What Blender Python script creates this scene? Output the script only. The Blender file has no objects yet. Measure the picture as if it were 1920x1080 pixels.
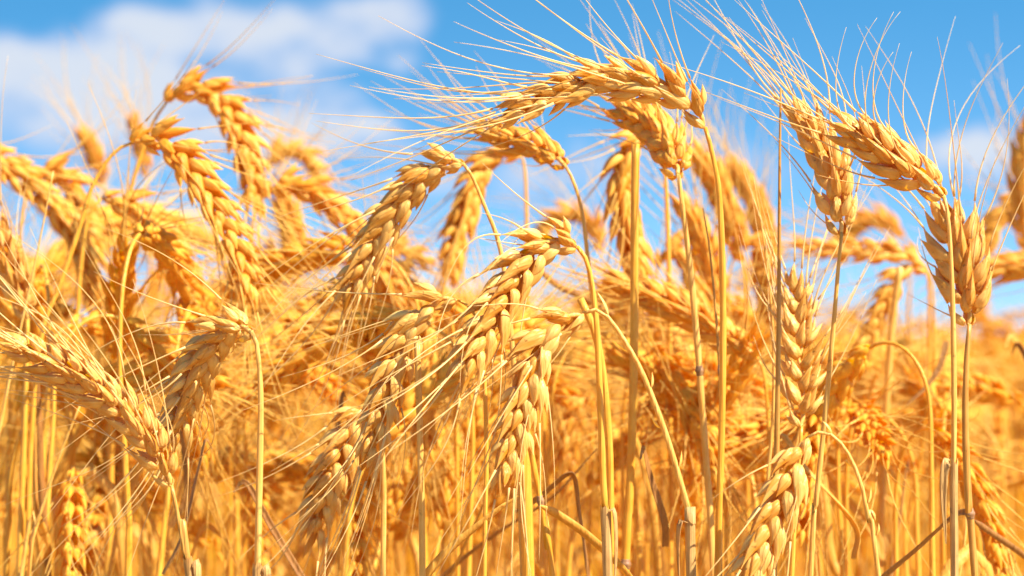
import bpy, math, random
import numpy as np
from mathutils import Matrix, Vector

rng = np.random.default_rng(7)
random.seed(7)
scene = bpy.context.scene
COL = scene.collection

# ------------------------------------------------------------------ camera
CAM_H = 0.85
PITCH = math.radians(1.26)
LENS = 85.0
FPX = LENS / 36.0 * 1920.0            # focal length in photo pixels
FOCUS = 1.06
cam_d = bpy.data.cameras.new('camera')
cam = bpy.data.objects.new('camera', cam_d)
COL.objects.link(cam)
cam.location = (0, 0, CAM_H)
cam.rotation_euler = (math.radians(90) + PITCH, 0, 0)
cam_d.lens = LENS
cam_d.sensor_width = 36
cam_d.clip_start = 0.05
cam_d.clip_end = 3000
cam_d.dof.use_dof = True
cam_d.dof.focus_distance = FOCUS
cam_d.dof.aperture_fstop = 10.4
scene.camera = cam
FWD = np.array([0, math.cos(PITCH), math.sin(PITCH)])
UPV = np.array([0, -math.sin(PITCH), math.cos(PITCH)])
RGT = np.array([1.0, 0, 0])
CAMP = np.array([0, 0, CAM_H])

# ------------------------------------------------------------------ sun, sky, exposure
SUN = np.array([0.60, -0.37, 0.74]); SUN /= np.linalg.norm(SUN)
sun_d = bpy.data.lights.new('sun', 'SUN')
sun_d.energy = 5.0
sun_d.angle = math.radians(0.5)
sun_d.color = (1.0, 0.93, 0.82)
sun = bpy.data.objects.new('sun', sun_d)
COL.objects.link(sun)
sun.rotation_euler = Vector(SUN).to_track_quat('Z', 'Y').to_euler()

scene.view_settings.view_transform = 'Standard'
scene.view_settings.look = 'None'
scene.view_settings.exposure = 1.19
scene.view_settings.gamma = 1
scene.cycles.use_denoising = True
scene.cycles.max_bounces = 10
scene.cycles.diffuse_bounces = 4
scene.cycles.transmission_bounces = 6
scene.cycles.sample_clamp_indirect = 6

world = bpy.data.worlds.new('World')
scene.world = world
world.use_nodes = True
wt = world.node_tree
wt.nodes.clear()
def WN(t, **k):
    n = wt.nodes.new(t)
    for a, b in k.items():
        setattr(n, a, b)
    return n
def wmath(op, a, b=None, clamp=False):
    n = WN('ShaderNodeMath', operation=op, use_clamp=clamp)
    for i, v in enumerate((a, b)):
        if v is None: continue
        if isinstance(v, (int, float)): n.inputs[i].default_value = v
        else: wt.links.new(v, n.inputs[i])
    return n.outputs[0]
SKY_ST = 0.095
wout = WN('ShaderNodeOutputWorld'); wbg = WN('ShaderNodeBackground')
wbg.inputs['Strength'].default_value = SKY_ST
tc = WN('ShaderNodeTexCoord')
sx = WN('ShaderNodeSeparateXYZ'); wt.links.new(tc.outputs['Generated'], sx.inputs[0])
# the low part of this sky is as deep a blue as an ordinary one is higher up: look the colour up higher
zz = wmath('ADD', wmath('MULTIPLY', wmath('MAXIMUM', sx.outputs[2], 0.0), 4.2), 0.10)
cx = WN('ShaderNodeCombineXYZ')
wt.links.new(sx.outputs[0], cx.inputs[0]); wt.links.new(sx.outputs[1], cx.inputs[1]); wt.links.new(zz, cx.inputs[2])
nv = WN('ShaderNodeVectorMath', operation='NORMALIZE'); wt.links.new(cx.outputs[0], nv.inputs[0])
sky = WN('ShaderNodeTexSky', sky_type='NISHITA', sun_disc=False)
sky.sun_elevation = math.asin(SUN[2])
sky.sun_rotation = math.atan2(SUN[0], SUN[1])
sky.altitude = 200; sky.air_density = 1.0; sky.dust_density = 0.6; sky.ozone_density = 2.0
wt.links.new(nv.outputs[0], sky.inputs['Vector'])
hs = WN('ShaderNodeHueSaturation'); hs.inputs['Hue'].default_value = 0.482; hs.inputs['Saturation'].default_value = 1.36; hs.inputs['Value'].default_value = 1.28
wt.links.new(sky.outputs[0], hs.inputs['Color'])
# clouds: soft masses in the direction (x/y, z/y) broken up by noise
yy = wmath('MAXIMUM', sx.outputs[1], 0.08)
cu = wmath('DIVIDE', sx.outputs[0], yy); cv = wmath('DIVIDE', sx.outputs[2], yy)
cvec = WN('ShaderNodeCombineXYZ'); wt.links.new(cu, cvec.inputs[0]); wt.links.new(cv, cvec.inputs[1])
def wnoise(scale, sxyz, det, off):
    mp = WN('ShaderNodeMapping'); mp.inputs['Scale'].default_value = sxyz; mp.inputs['Location'].default_value = off
    wt.links.new(cvec.outputs[0], mp.inputs[0])
    n = WN('ShaderNodeTexNoise'); n.inputs['Scale'].default_value = scale; n.inputs['Detail'].default_value = det
    n.inputs['Roughness'].default_value = 0.5
    wt.links.new(mp.outputs[0], n.inputs['Vector'])
    return n.outputs['Fac']
n1 = wnoise(22, (1, 1.7, 1), 4, (3.1, 1.2, 0))
n2 = wnoise(60, (1, 1.6, 1), 3, (0.4, 5.2, 0))
nz = wmath('ADD', wmath('MULTIPLY', wmath('SUBTRACT', n1, 0.5), 1.5), wmath('MULTIPLY', wmath('SUBTRACT', n2, 0.5), 0.5))
def blob(px, py, rx, ry, amp):
    u0 = (px - 960) / FPX; v0 = (640 - py) / FPX
    a = wmath('DIVIDE', wmath('SUBTRACT', cu, u0), rx / FPX)
    b = wmath('DIVIDE', wmath('SUBTRACT', cv, v0), ry / FPX)
    q = wmath('ADD', wmath('MULTIPLY', a, a), wmath('MULTIPLY', b, b))
    return wmath('MULTIPLY', wmath('EXPONENT', wmath('MULTIPLY', q, -1.0)), amp)
CLOUDS = [(290, 55, 150, 60, 1.1), (470, 45, 190, 60, 1.15), (640, 70, 120, 75, 1.0), (760, 20, 60, 50, 0.8), (560, 130, 170, 50, 0.75), (240, 20, 60, 30, .5),
          (40, 110, 190, 55, 1.2), (200, 150, 170, 55, 1.1), (60, 185, 230, 55, 0.95), (330, 150, 230, 60, 0.8), (440, 190, 180, 55, .6),
          (748, 117, 26, 20, 0.8), (655, 175, 60, 24, 0.8), (690, 235, 60, 24, 0.8), (560, 265, 190, 55, 1.5), (330, 240, 180, 45, 0.8),
          (100, 290, 300, 55, 1.2), (1860, 272, 130, 36, 1.9), (1790, 330, 220, 45, 1.0), (1480, 220, 130, 34, 0.6), (1300, 300, 280, 50, 0.8),
          (960, 330, 330, 60, 0.9), (1080, 245, 100, 34, 0.5)]
acc = None
for b in CLOUDS:
    o = blob(*b)
    acc = o if acc is None else wmath('ADD', acc, o)
dens = wmath('ADD', wmath('MULTIPLY', acc, 0.66), wmath('MULTIPLY', wmath('MULTIPLY', nz, wmath('MINIMUM', wmath('ADD', acc, 0.2), 1.0)), 1.75))
mr = WN('ShaderNodeMapRange', interpolation_type='SMOOTHSTEP')
mr.inputs['From Min'].default_value = 0.08; mr.inputs['From Max'].default_value = 1.1
mr.inputs['To Min'].default_value = 0.0; mr.inputs['To Max'].default_value = 0.92
wt.links.new(dens, mr.inputs['Value'])
# thin veil towards the horizon
veil = wmath('MULTIPLY', wmath('EXPONENT', wmath('MULTIPLY', wmath('MAXIMUM', cv, 0.0), -17.0)), 0.66)
cov = wmath('MAXIMUM', mr.outputs[0], veil)
cloudc = WN('ShaderNodeMix', data_type='RGBA')
cloudc.inputs['A'].default_value = (2.35, 3.0, 4.3, 1)
cloudc.inputs['B'].default_value = (3.5, 3.75, 4.2, 1)
mr2 = WN('ShaderNodeMapRange', interpolation_type='SMOOTHSTEP')
mr2.inputs['From Min'].default_value = 0.45; mr2.inputs['From Max'].default_value = 1.35
wt.links.new(dens, mr2.inputs['Value']); wt.links.new(mr2.outputs[0], cloudc.inputs['Factor'])
wmix = WN('ShaderNodeMix', data_type='RGBA')
wt.links.new(cov, wmix.inputs['Factor']); wt.links.new(hs.outputs[0], wmix.inputs['A']); wt.links.new(cloudc.outputs['Result'], wmix.inputs['B'])
wt.links.new(wmix.outputs['Result'], wbg.inputs['Color'])
wt.links.new(wbg.outputs[0], wout.inputs[0])

# ------------------------------------------------------------------ materials
def straw_material(name, dark, pale, transl, streak=(900, 900, 60), rough=0.42, bump=0.25, tr_col=None, speck=0.0, spec=0.4):
    m = bpy.data.materials.new(name); m.use_nodes = True
    t = m.node_tree; t.nodes.clear()
    def N(ty, **k):
        n = t.nodes.new(ty)
        for a, b in k.items(): setattr(n, a, b)
        return n
    L = t.links.new
    out = N('ShaderNodeOutputMaterial'); pb = N('ShaderNodeBsdfPrincipled'); tl = N('ShaderNodeBsdfTranslucent'); mx = N('ShaderNodeMixShader')
    co = N('ShaderNodeTexCoord'); mp = N('ShaderNodeMapping'); mp.inputs['Scale'].default_value = streak
    L(co.outputs['Object'], mp.inputs[0])
    n1 = N('ShaderNodeTexNoise'); n1.inputs['Scale'].default_value = 1.0; n1.inputs['Detail'].default_value = 3
    L(mp.outputs[0], n1.inputs['Vector'])
    n2 = N('ShaderNodeTexNoise'); n2.inputs['Scale'].default_value = 130; n2.inputs['Detail'].default_value = 4
    L(co.outputs['Object'], n2.inputs['Vector'])
    ge = N('ShaderNodeNewGeometry'); oi = N('ShaderNodeObjectInfo')
    def M(op, a, b):
        n = N('ShaderNodeMath', operation=op)
        for i, v in enumerate((a, b)):
            if isinstance(v, (int, float)): n.inputs[i].default_value = v
            else: L(v, n.inputs[i])
        return n.outputs[0]
    def stretch(o, a, b):
        n = N('ShaderNodeMapRange'); n.inputs['From Min'].default_value = a; n.inputs['From Max'].default_value = b
        L(o, n.inputs['Value']); return n.outputs[0]
    f = M('ADD', M('MULTIPLY', stretch(n1.outputs['Fac'], .33, .67), 0.42), M('MULTIPLY', stretch(n2.outputs['Fac'], .3, .7), 0.30))
    f = M('ADD', f, M('MULTIPLY', ge.outputs['Random Per Island'], 0.42))
    f = M('ADD', f, M('MULTIPLY', oi.outputs['Random'], 0.25))
    f = M('SUBTRACT', f, 0.17)
    cl = N('ShaderNodeClamp'); L(f, cl.inputs[0])
    mc = N('ShaderNodeMix', data_type='RGBA')
    mc.inputs['A'].default_value = (*dark, 1); mc.inputs['B'].default_value = (*pale, 1)
    L(cl.outputs[0], mc.inputs['Factor'])
    colr = mc.outputs['Result']
    if speck:
        n3 = N('ShaderNodeTexNoise'); n3.inputs['Scale'].default_value = 420; n3.inputs['Detail'].default_value = 2
        L(co.outputs['Object'], n3.inputs['Vector'])
        r = N('ShaderNodeMapRange'); r.inputs['From Min'].default_value = 0.66; r.inputs['From Max'].default_value = 0.74; r.inputs['To Max'].default_value = speck
        L(n3.outputs['Fac'], r.inputs['Value'])
        ms = N('ShaderNodeMix', data_type='RGBA'); ms.inputs['B'].default_value = (dark[0] * .35, dark[1] * .3, dark[2] * .4, 1)
        L(r.outputs[0], ms.inputs['Factor']); L(colr, ms.inputs['A']); colr = ms.outputs['Result']
    L(colr, pb.inputs['Base Color'])
    pb.inputs['Roughness'].default_value = rough
    pb.inputs['Specular IOR Level'].default_value = spec
    hsn = N('ShaderNodeHueSaturation'); hsn.inputs['Saturation'].default_value = 1.6; hsn.inputs['Value'].default_value = 1.12
    L(colr, hsn.inputs['Color']); L(hsn.outputs[0], tl.inputs['Color'])
    mx.inputs[0].default_value = transl
    L(pb.outputs[0], mx.inputs[1]); L(tl.outputs[0], mx.inputs[2])
    if bump:
        bp = N('ShaderNodeBump'); bp.inputs['Strength'].default_value = bump; bp.inputs['Distance'].default_value = 0.0012
        L(n1.outputs['Fac'], bp.inputs['Height']); L(bp.outputs[0], pb.inputs['Normal'])
    L(mx.outputs[0], out.inputs[0])
    return m

M_HUSK = straw_material('husk', (0.70, 0.265, 0.008), (0.97, 0.69, 0.205), 0.33, (620, 620, 40), 0.38, 0.9, speck=0.7)
M_HUSKG = straw_material('husk_golden', (0.74, 0.285, 0.008), (0.97, 0.61, 0.11), 0.36, (620, 620, 40), 0.46, 0.7, speck=0.25, spec=.3)
M_HUSKB = straw_material('husk_field', (0.73, 0.29, 0.005), (0.97, 0.63, 0.09), 0.42, (500, 500, 200), 0.5, 0.0, spec=.2)
M_AWN = straw_material('awn_straw', (0.78, 0.46, 0.10), (0.94, 0.72, 0.31), 0.3, (200, 200, 200), 0.42, 0.0)
M_AWNG = straw_material('awn_golden', (0.80, 0.42, 0.04), (0.94, 0.66, 0.18), 0.3, (200, 200, 200), 0.5, 0.0, spec=.2)
M_STEM = straw_material('stem_golden', (0.74, 0.30, 0.008), (0.96, 0.585, 0.09), 0.26, (900, 900, 12), 0.36, 0.6, speck=0.3, spec=0.4)
M_STEMP = straw_material('stem_pale', (0.72, 0.32, 0.025), (0.95, 0.63, 0.18), 0.24, (900, 900, 12), 0.36, 0.6, speck=0.4, spec=0.4)
M_STEMB = straw_material('stem_brown', (0.46, 0.18, 0.018), (0.78, 0.40, 0.085), 0.12, (900, 900, 14), 0.4, 0.6, speck=0.5)
M_STEMF = straw_material('stem_field', (0.72, 0.29, 0.004), (0.97, 0.62, 0.045), 0.32, (300, 300, 10), 0.45, 0.0, spec=.2)
M_SHEATH = straw_material('sheath_dry', (0.40, 0.16, 0.03), (0.84, 0.53, 0.18), 0.25, (1100, 1100, 10), 0.5, 0.9, speck=0.5)
M_LEAF = straw_material('leaf_dry', (0.66, 0.31, 0.02), (0.93, 0.59, 0.12), 0.42, (700, 700, 20), 0.5, 0.7, speck=0.3)
M_LEAFB = straw_material('leaf_brown', (0.26, 0.09, 0.018), (0.60, 0.29, 0.07), 0.3, (700, 700, 20), 0.5, 0.7, speck=0.5)
M_NODE = straw_material('node_brown', (0.20, 0.08, 0.03), (0.45, 0.24, 0.10), 0.05, (400, 400, 200), 0.5, 0.4)

# ------------------------------------------------------------------ geometry helpers
def nrm(v):
    v = np.asarray(v, float)
    return v / max(np.linalg.norm(v), 1e-12)

class MB:
    def __init__(self):
        self.v = []; self.f4 = []; self.f3 = []; self.n = 0
    def add(self, v, f4=None, f3=None):
        self.v.append(np.asarray(v, float))
        if f4 is not None and len(f4): self.f4.append(np.asarray(f4, int) + self.n)
        if f3 is not None and len(f3): self.f3.append(np.asarray(f3, int) + self.n)
        self.n += len(v)
    def arrays(self):
        v = np.concatenate(self.v) if self.v else np.zeros((0, 3))
        f4 = np.concatenate(self.f4) if self.f4 else np.zeros((0, 4), int)
        f3 = np.concatenate(self.f3) if self.f3 else np.zeros((0, 3), int)
        return v, f4, f3
    def mesh(self, name, mat, offset=None, smooth=True):
        v, f4, f3 = self.arrays()
        if offset is not None: v = v - offset
        return make_mesh(name, v, f4, f3, mat, smooth)

def make_mesh(name, v, f4, f3, mat, smooth=True):
    me = bpy.data.meshes.new(name)
    n4, n3 = len(f4), len(f3)
    me.vertices.add(len(v)); me.vertices.foreach_set('co', np.ascontiguousarray(v, dtype=np.float32).ravel())
    me.loops.add(n4 * 4 + n3 * 3)
    me.loops.foreach_set('vertex_index', np.concatenate([f4.ravel(), f3.ravel()]).astype(np.int32))
    me.polygons.add(n4 + n3)
    st = np.concatenate([np.arange(n4) * 4, n4 * 4 + np.arange(n3) * 3]).astype(np.int32)
    me.polygons.foreach_set('loop_start', st)
    me.polygons.foreach_set('use_smooth', np.full(n4 + n3, smooth))
    me.update(calc_edges=True)
    me.materials.append(mat)
    return me

def obj(name, me, parent=None):
    o = bpy.data.objects.new(name, me)
    COL.objects.link(o)
    if parent is not None: o.parent = parent
    return o

def catmull(P, n):
    """n points evenly spaced along a smooth curve through the rows of P (any dimension)."""
    P = np.asarray(P, float)
    if len(P) == 2:
        t = np.linspace(0, 1, n)[:, None]
        return P[0] * (1 - t) + P[1] * t
    Q = np.vstack([2 * P[0] - P[1], P, 2 * P[-1] - P[-2]])
    out = []
    for i in range(1, len(Q) - 2):
        a, b, c, d = Q[i - 1], Q[i], Q[i + 1], Q[i + 2]
        t = np.linspace(0, 1, 24, endpoint=False)[:, None]
        out.append(0.5 * (2 * b + (c - a) * t + (2 * a - 5 * b + 4 * c - d) * t ** 2 + (3 * b - a - 3 * c + d) * t ** 3))
    out = np.vstack(out + [Q[-2][None]])
    return resample(out, n)

def resample(out, n):
    s = np.concatenate([[0], np.cumsum(np.linalg.norm(np.diff(out, axis=0), axis=1))])
    u = np.linspace(0, s[-1], n)
    return np.stack([np.interp(u, s, out[:, k]) for k in range(out.shape[1])], 1)

def tangents(P):
    T = np.gradient(P, axis=0)
    return T / np.maximum(np.linalg.norm(T, axis=1, keepdims=True), 1e-12)

def frames(P):
    T = tangents(P)
    a = np.array([1.0, 0, 0]) if abs(T[0][0]) < 0.8 else np.array([0, 1.0, 0])
    n = nrm(np.cross(T[0], a)); A = []; B = []
    for i in range(len(P)):
        n = nrm(n - T[i] * np.dot(n, T[i]))
        A.append(n); B.append(np.cross(T[i], n))
    return T, np.array(A), np.array(B)

def tube(mb, P, R, sides=8, cap=True, jag=None):
    P = np.asarray(P, float); m = len(P)
    R = np.broadcast_to(np.asarray(R, float), (m,))
    T, A, B = frames(P)
    th = np.arange(sides) / sides * 2 * math.pi
    ring = np.cos(th)[None, :, None] * A[:, None, :] + np.sin(th)[None, :, None] * B[:, None, :]
    V = P[:, None, :] + ring * R[:, None, None]
    if jag is not None:
        V[0] += T[0][None] * jag[:, None]
    V = V.reshape(-1, 3)
    i = np.arange(m - 1)[:, None] * sides; j = np.arange(sides)[None]; k = (j + 1) % sides
    F = np.stack([i + j, i + k, i + sides + k, i + sides + j], -1).reshape(-1, 4)
    f3 = None
    if cap:
        V = np.vstack([V, P[0], P[-1]]); c0, c1 = m * sides, m * sides + 1
        j = np.arange(sides); k = (j + 1) % sides
        f3 = np.vstack([np.stack([k, j, np.full(sides, c0)], 1), np.stack([(m - 1) * sides + j, (m - 1) * sides + k, np.full(sides, c1)], 1)])
    mb.add(V, F, f3)

def ribbon(mb, P, W, roll0=0.0, twist=0.0, fold=0.35, thick=0.00035):
    """a dry leaf blade: a folded strip with a real, small thickness."""
    P = np.asarray(P, float); m = len(P)
    T, A, B = frames(P)
    t = np.linspace(0, 1, m)
    ang = roll0 + twist * t
    X = np.cos(ang)[:, None] * A + np.sin(ang)[:, None] * B
    Z = np.cross(T, X)
    us = np.array([-1, -.5, 0, .5, 1.0])
    top = P[:, None] + X[:, None] * (us[None, :, None] * W[:, None, None]) + Z[:, None] * ((np.abs(us) * fold)[None, :, None] * W[:, None, None])
    bot = top - Z[:, None] * thick
    k = len(us)
    loop = np.concatenate([top, bot[:, ::-1]], 1)
    s = 2 * k
    V = loop.reshape(-1, 3)
    i = np.arange(m - 1)[:, None] * s; j = np.arange(s)[None]; q = (j + 1) % s
    F = np.stack([i + j, i + q, i + s + q, i + s + j], -1).reshape(-1, 4)
    mb.add(V, F)

def px2w(px, py, d):
    px, py, d = np.broadcast_arrays(np.asarray(px, float), np.asarray(py, float), np.asarray(d, float))
    return CAMP + FWD * d[..., None] + RGT * ((px - 960) / FPX * d)[..., None] + UPV * ((540 - py) / FPX * d)[..., None]

def w2px(p):
    q = np.asarray(p) - CAMP
    d = q @ FWD
    return 960 + (q @ RGT) / d * FPX, 540 - (q @ UPV) / d * FPX, d

# ------------------------------------------------------------------ a husk, a spikelet
def hull(L, W, TH, rings, segs, bow, keel=0.25, tipr=0.05, flare=0.0, peak=0.36):
    t = np.linspace(0, 1, rings + 2)[1:-1]
    a = 0.60; b = a * (1 - peak) / peak
    p = t ** a * (1 - t) ** b
    p /= (peak ** a * (1 - peak) ** b)
    p = np.maximum(p, tipr * (1.6 - .6 * t))
    th = np.arange(segs) / segs * 2 * math.pi
    c, s = np.cos(th), np.sin(th)
    x = np.where(c > 0, c * (1 + keel * c ** 4), c * 0.75)
    if segs >= 16:
        g = 1 + 0.075 * np.cos(th * 7) * np.clip(c + .35, 0, 1)
        x = x * g; s = s * g
    X = TH / 2 * p[:, None] * x[None] + (bow * np.sin(math.pi * t) + flare * t ** 3)[:, None]
    Y = W / 2 * p[:, None] * s[None]
    Z = np.repeat((t * L)[:, None], segs, 1)
    V = np.stack([X, Y, Z], -1).reshape(-1, 3)
    V = np.vstack([V, [0, 0, 0], [flare, 0, L]])
    i = np.arange(rings - 1)[:, None] * segs; j = np.arange(segs)[None]; k = (j + 1) % segs
    F = np.stack([i + j, i + k, i + segs + k, i + segs + j], -1).reshape(-1, 4)
    j = np.arange(segs); k = (j + 1) % segs
    b0, b1 = rings * segs, rings * segs + 1
    f3 = np.vstack([np.stack([k, j, np.full(segs, b0)], 1), np.stack([(rings - 1) * segs + j, (rings - 1) * segs + k, np.full(segs, b1)], 1)])
    return V, F, f3

def shell(L, W, TH, rings, segs, bow, keel, flare, peak, r):
    """the papery scale round the outside of a husk: an open, keeled boat with a pointed beak and wavy edges."""
    t = np.linspace(0, 1, rings + 1)[:-1]; t = t + .02
    a = 0.55; b = a * (1 - peak) / peak
    p = t ** a * np.maximum(1 - t, 0) ** b
    p /= (peak ** a * (1 - peak) ** b)
    p = np.maximum(p, .06)
    th = np.linspace(-1.75, 1.75, segs)
    c, q = np.cos(th), np.sin(th)
    e = 1 + .10 * (np.abs(th) / 1.75) ** 3
    x = np.where(c > 0, c * (1 + keel * np.maximum(c, 0) ** 8 * .5), c * .6)
    wav = 1 + .05 * np.sin(t * r.uniform(8, 15) + r.uniform(0, 6))
    X = TH / 2 * p[:, None] * (x * e)[None] + (bow * np.sin(math.pi * t) + flare * t ** 3)[:, None]
    Y = W / 2 * (p * wav)[:, None] * (q * e)[None]
    Z = np.repeat((t * L)[:, None], segs, 1)
    V = np.vstack([np.stack([X, Y, Z], -1).reshape(-1, 3), [flare + TH * .03, 0, L * 1.04]])
    i = np.arange(rings - 1)[:, None] * segs; j = np.arange(segs - 1)[None]
    F = np.stack([i + j, i + j + 1, i + segs + j + 1, i + segs + j], -1).reshape(-1, 4)
    j = np.arange(segs - 1); o = (rings - 1) * segs
    f3 = np.stack([o + j, o + j + 1, np.full(segs - 1, rings * segs)], 1)
    return V, F, f3

def rot(ax, ay, az):
    return np.array((Matrix.Rotation(az, 3, 'Z') @ Matrix.Rotation(ay, 3, 'Y') @ Matrix.Rotation(ax, 3, 'X')))

def spikelet_arrays(seed, detail):
    """local: z along the spikelet, x away from the rachis, y sideways. Returns mesh arrays and awn roots [(point, direction)]."""
    r = np.random.default_rng(seed)
    mm = 0.001
    rings, segs = {3: (15, 22), 2: (7, 8), 1: (3, 5)}[detail]
    mb = MB(); awns = []
    u = lambda a, b: r.uniform(a, b)
    def put(V, F, f3, R, off):
        mb.add(V @ R.T + off, F, f3)
    for s in (-1, 1):
        L = u(16.0, 19.5) * mm
        fl = u(-1.6, 1.2) * mm
        V, F, f3 = hull(L, u(4.2, 5.2) * mm, u(3.9, 4.8) * mm, rings, segs, u(0.4, 1.0) * mm, 0.35, 0.08, fl, u(.25, .31))
        R = rot(-s * math.radians(u(11, 21)), math.radians(u(-5, 6)), s * math.radians(u(25, 55)))
        off = np.array([u(-.2, .4), s * u(1.5, 2.1), u(0.8, 2.4)]) * mm
        put(V, F, f3, R, off)
        tip = R @ np.array([fl, 0, L * 0.985]) + off
        awns.append((tip, nrm(R @ np.array([fl / L * 3, 0, 1.0]))))
        if detail > 1:
            # the glume, a keeled scale clasping the lower two thirds of the lemma
            L2 = L * u(.60, .84)
            V, F, f3 = shell(L2, u(4.8, 5.7) * mm, u(4.5, 5.5) * mm, rings, max(6, segs // 2 + 2), u(0.3, .8) * mm, 0.6, u(-.2, 2.4) * mm, u(.30, .40), r)
            R = rot(-s * math.radians(u(14, 25)), math.radians(u(-2, 8)), s * math.radians(u(45, 80)))
            put(V, F, f3, R, np.array([u(-.5, .1), s * u(1.7, 2.2), u(-.6, .2)]) * mm)
    L = u(11.5, 14.0) * mm
    fl = u(-1, 1) * mm
    V, F, f3 = hull(L, u(3.9, 4.7) * mm, u(3.4, 4.2) * mm, rings, segs, u(0.2, 0.7) * mm, 0.2, 0.07, fl, .33)
    R = rot(math.radians(u(-6, 6)), math.radians(u(0, 9)), math.radians(u(-20, 20)))
    off = np.array([u(.3, .9), u(-.4, .4), u(3.2, 4.6)]) * mm
    put(V, F, f3, R, off)
    awns.append((R @ np.array([fl, 0, L * 0.985]) + off, nrm(R @ np.array([fl / L * 2, 0, 1.0]))))
    return mb.arrays(), awns

SP3 = [spikelet_arrays(100 + i, 3) for i in range(9)]
SP2 = [spikelet_arrays(200 + i, 2) for i in range(6)]
SP1 = [spikelet_arrays(300 + i, 1) for i in range(4)]
SP3_ME = {}
def sp3_mesh(i, mat):
    if (i, mat.name) not in SP3_ME:
        SP3_ME[(i, mat.name)] = make_mesh('spikelet', *SP3[i][0], mat)
    return SP3_ME[(i, mat.name)]

def ear_layout(P, roll, step, size, r, open_=1.0):
    """where each spikelet of an ear along the curve P sits: list of (4x4 rotation*scale, position, side, T, S, N, fraction)."""
    length = np.linalg.norm(np.diff(P, axis=0), axis=1).sum()
    n = max(6, int(round(length / step)))
    Q = resample(P, n + 1)[:-1]
    T = tangents(resample(P, n + 1))[:-1]
    out = []
    for i in range(n):
        f = i / (n - 1)
        t = T[i]
        v = FWD if roll is not None else np.array([0, 1.0, 0])
        nim = nrm(np.cross(t, v)); b = np.cross(nim, t)
        a = roll or 0.0
        S = math.cos(a) * nim + math.sin(a) * b
        side = 1 if i % 2 == 0 else -1
        al = math.radians((27 - 9 * f) * open_ + r.uniform(-5, 5))
        if i == n - 1: al *= 0.2
        Z = math.cos(al) * t + math.sin(al) * S * side
        X = math.cos(al) * S * side - math.sin(al) * t
        Nn = np.cross(Z, X)
        tw = r.uniform(-.22, .22)
        X, Y = X * math.cos(tw) + Nn * math.sin(tw), Nn * math.cos(tw) - X * math.sin(tw)
        sc = size * r.uniform(.93, 1.06) * (0.62 if i == 0 else 0.82 if i == 1 else 1.0) * (1 - 0.22 * max(0, f - .6) / .4)
        R = np.stack([X, Y, Z], 1)
        out.append((R, sc, Q[i] + S * side * 0.0009, side, t, S, np.cross(t, S), f))
    return out

def awn_curve(p0, d0, d1, L, r, m, wig=0.02, curl=0.0, curlv=None):
    t = np.linspace(0, 1, m)[:, None]
    D = d0 * (1 - t) ** 2 + d1 * (1 - (1 - t) ** 2)
    if curlv is not None:
        D = D + curlv * np.sin(t * math.pi * 1.0) * curl
    D = D + nrm(r.normal(size=3)) * np.sin(t * r.uniform(2, 5) + r.uniform(0, 6)) * wig
    D /= np.linalg.norm(D, axis=1, keepdims=True)
    return p0 + np.vstack([np.zeros(3), np.cumsum(D[:-1] * (L / (m - 1)), 0)])

def tube_lite(mb, P, R, sides=4):
    tube(mb, P, R, sides, cap=False)

def awn_dirs(lay, root, di, r, aw):
    R, sc, pos, side, t, S, N, f = lay
    p0 = pos + R @ root[0] * sc; d0 = R @ root[1]
    sp = aw.get('spread', .30)
    d1 = t * aw.get('along', 1.0) + S * side * r.uniform(.1, 1.1) * sp + N * r.normal() * sp * .8 + nrm(d0 - t * np.dot(d0, t)) * sp * .5
    b = aw.get('bias')
    if b is not None:
        d1 = nrm(d1) + (RGT * b[0] + UPV * b[1]) * b[2]
    lo, hi = aw.get('len', (52, 86))
    L = r.uniform(lo, hi) * 0.001 * (0.75 + 0.25 * min(1, f * 2.5))
    return p0, d0, nrm(d1), L

# ------------------------------------------------------------------ labels
def tag(o, label, cat=None, group=None, kind=None):
    o['label'] = label
    if cat: o['category'] = cat
    if group: o['group'] = group
    if kind: o['kind'] = kind

def empty(name, loc):
    o = bpy.data.objects.new(name, None)
    o.empty_display_size = 0.02
    COL.objects.link(o); o.location = loc
    return o

# ------------------------------------------------------------------ the setting: ground
def ground():
    n = 60
    g = np.concatenate([np.linspace(-1, 1, n + 1)])
    e = np.sign(g) * np.abs(g) ** 3 * 400
    X, Y = np.meshgrid(e, e + 20)
    Zg = -0.03 * np.ones_like(X) * 0
    V = np.stack([X, Y, Zg], -1).reshape(-1, 3)
    i = np.arange(n)[:, None] * (n + 1); j = np.arange(n)[None]
    F = np.stack([i + j, i + j + 1, i + n + 2 + j, i + n + 1 + j], -1).reshape(-1, 4)
    m = bpy.data.materials.new('soil'); m.use_nodes = True
    t = m.node_tree; pb = t.nodes['Principled BSDF']
    co = t.nodes.new('ShaderNodeTexCoord'); nz = t.nodes.new('ShaderNodeTexNoise'); nz.inputs['Scale'].default_value = 40; nz.inputs['Detail'].default_value = 8
    t.links.new(co.outputs['Object'], nz.inputs['Vector'])
    rp = t.nodes.new('ShaderNodeValToRGB')
    rp.color_ramp.elements[0].color = (0.16, 0.08, 0.03, 1); rp.color_ramp.elements[0].position = .35
    rp.color_ramp.elements[1].color = (0.50, 0.30, 0.09, 1); rp.color_ramp.elements[1].position = .62
    t.links.new(nz.outputs['Fac'], rp.inputs[0]); t.links.new(rp.outputs[0], pb.inputs['Base Color'])
    pb.inputs['Roughness'].default_value = 0.95
    bp = t.nodes.new('ShaderNodeBump'); bp.inputs['Distance'].default_value = 0.02; t.links.new(nz.outputs['Fac'], bp.inputs['Height']); t.links.new(bp.outputs[0], pb.inputs['Normal'])
    o = obj('ground', make_mesh('ground', V, F, np.zeros((0, 3), int), m))
    tag(o, 'dry brown soil of the wheat field', kind='structure')
ground()

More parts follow.
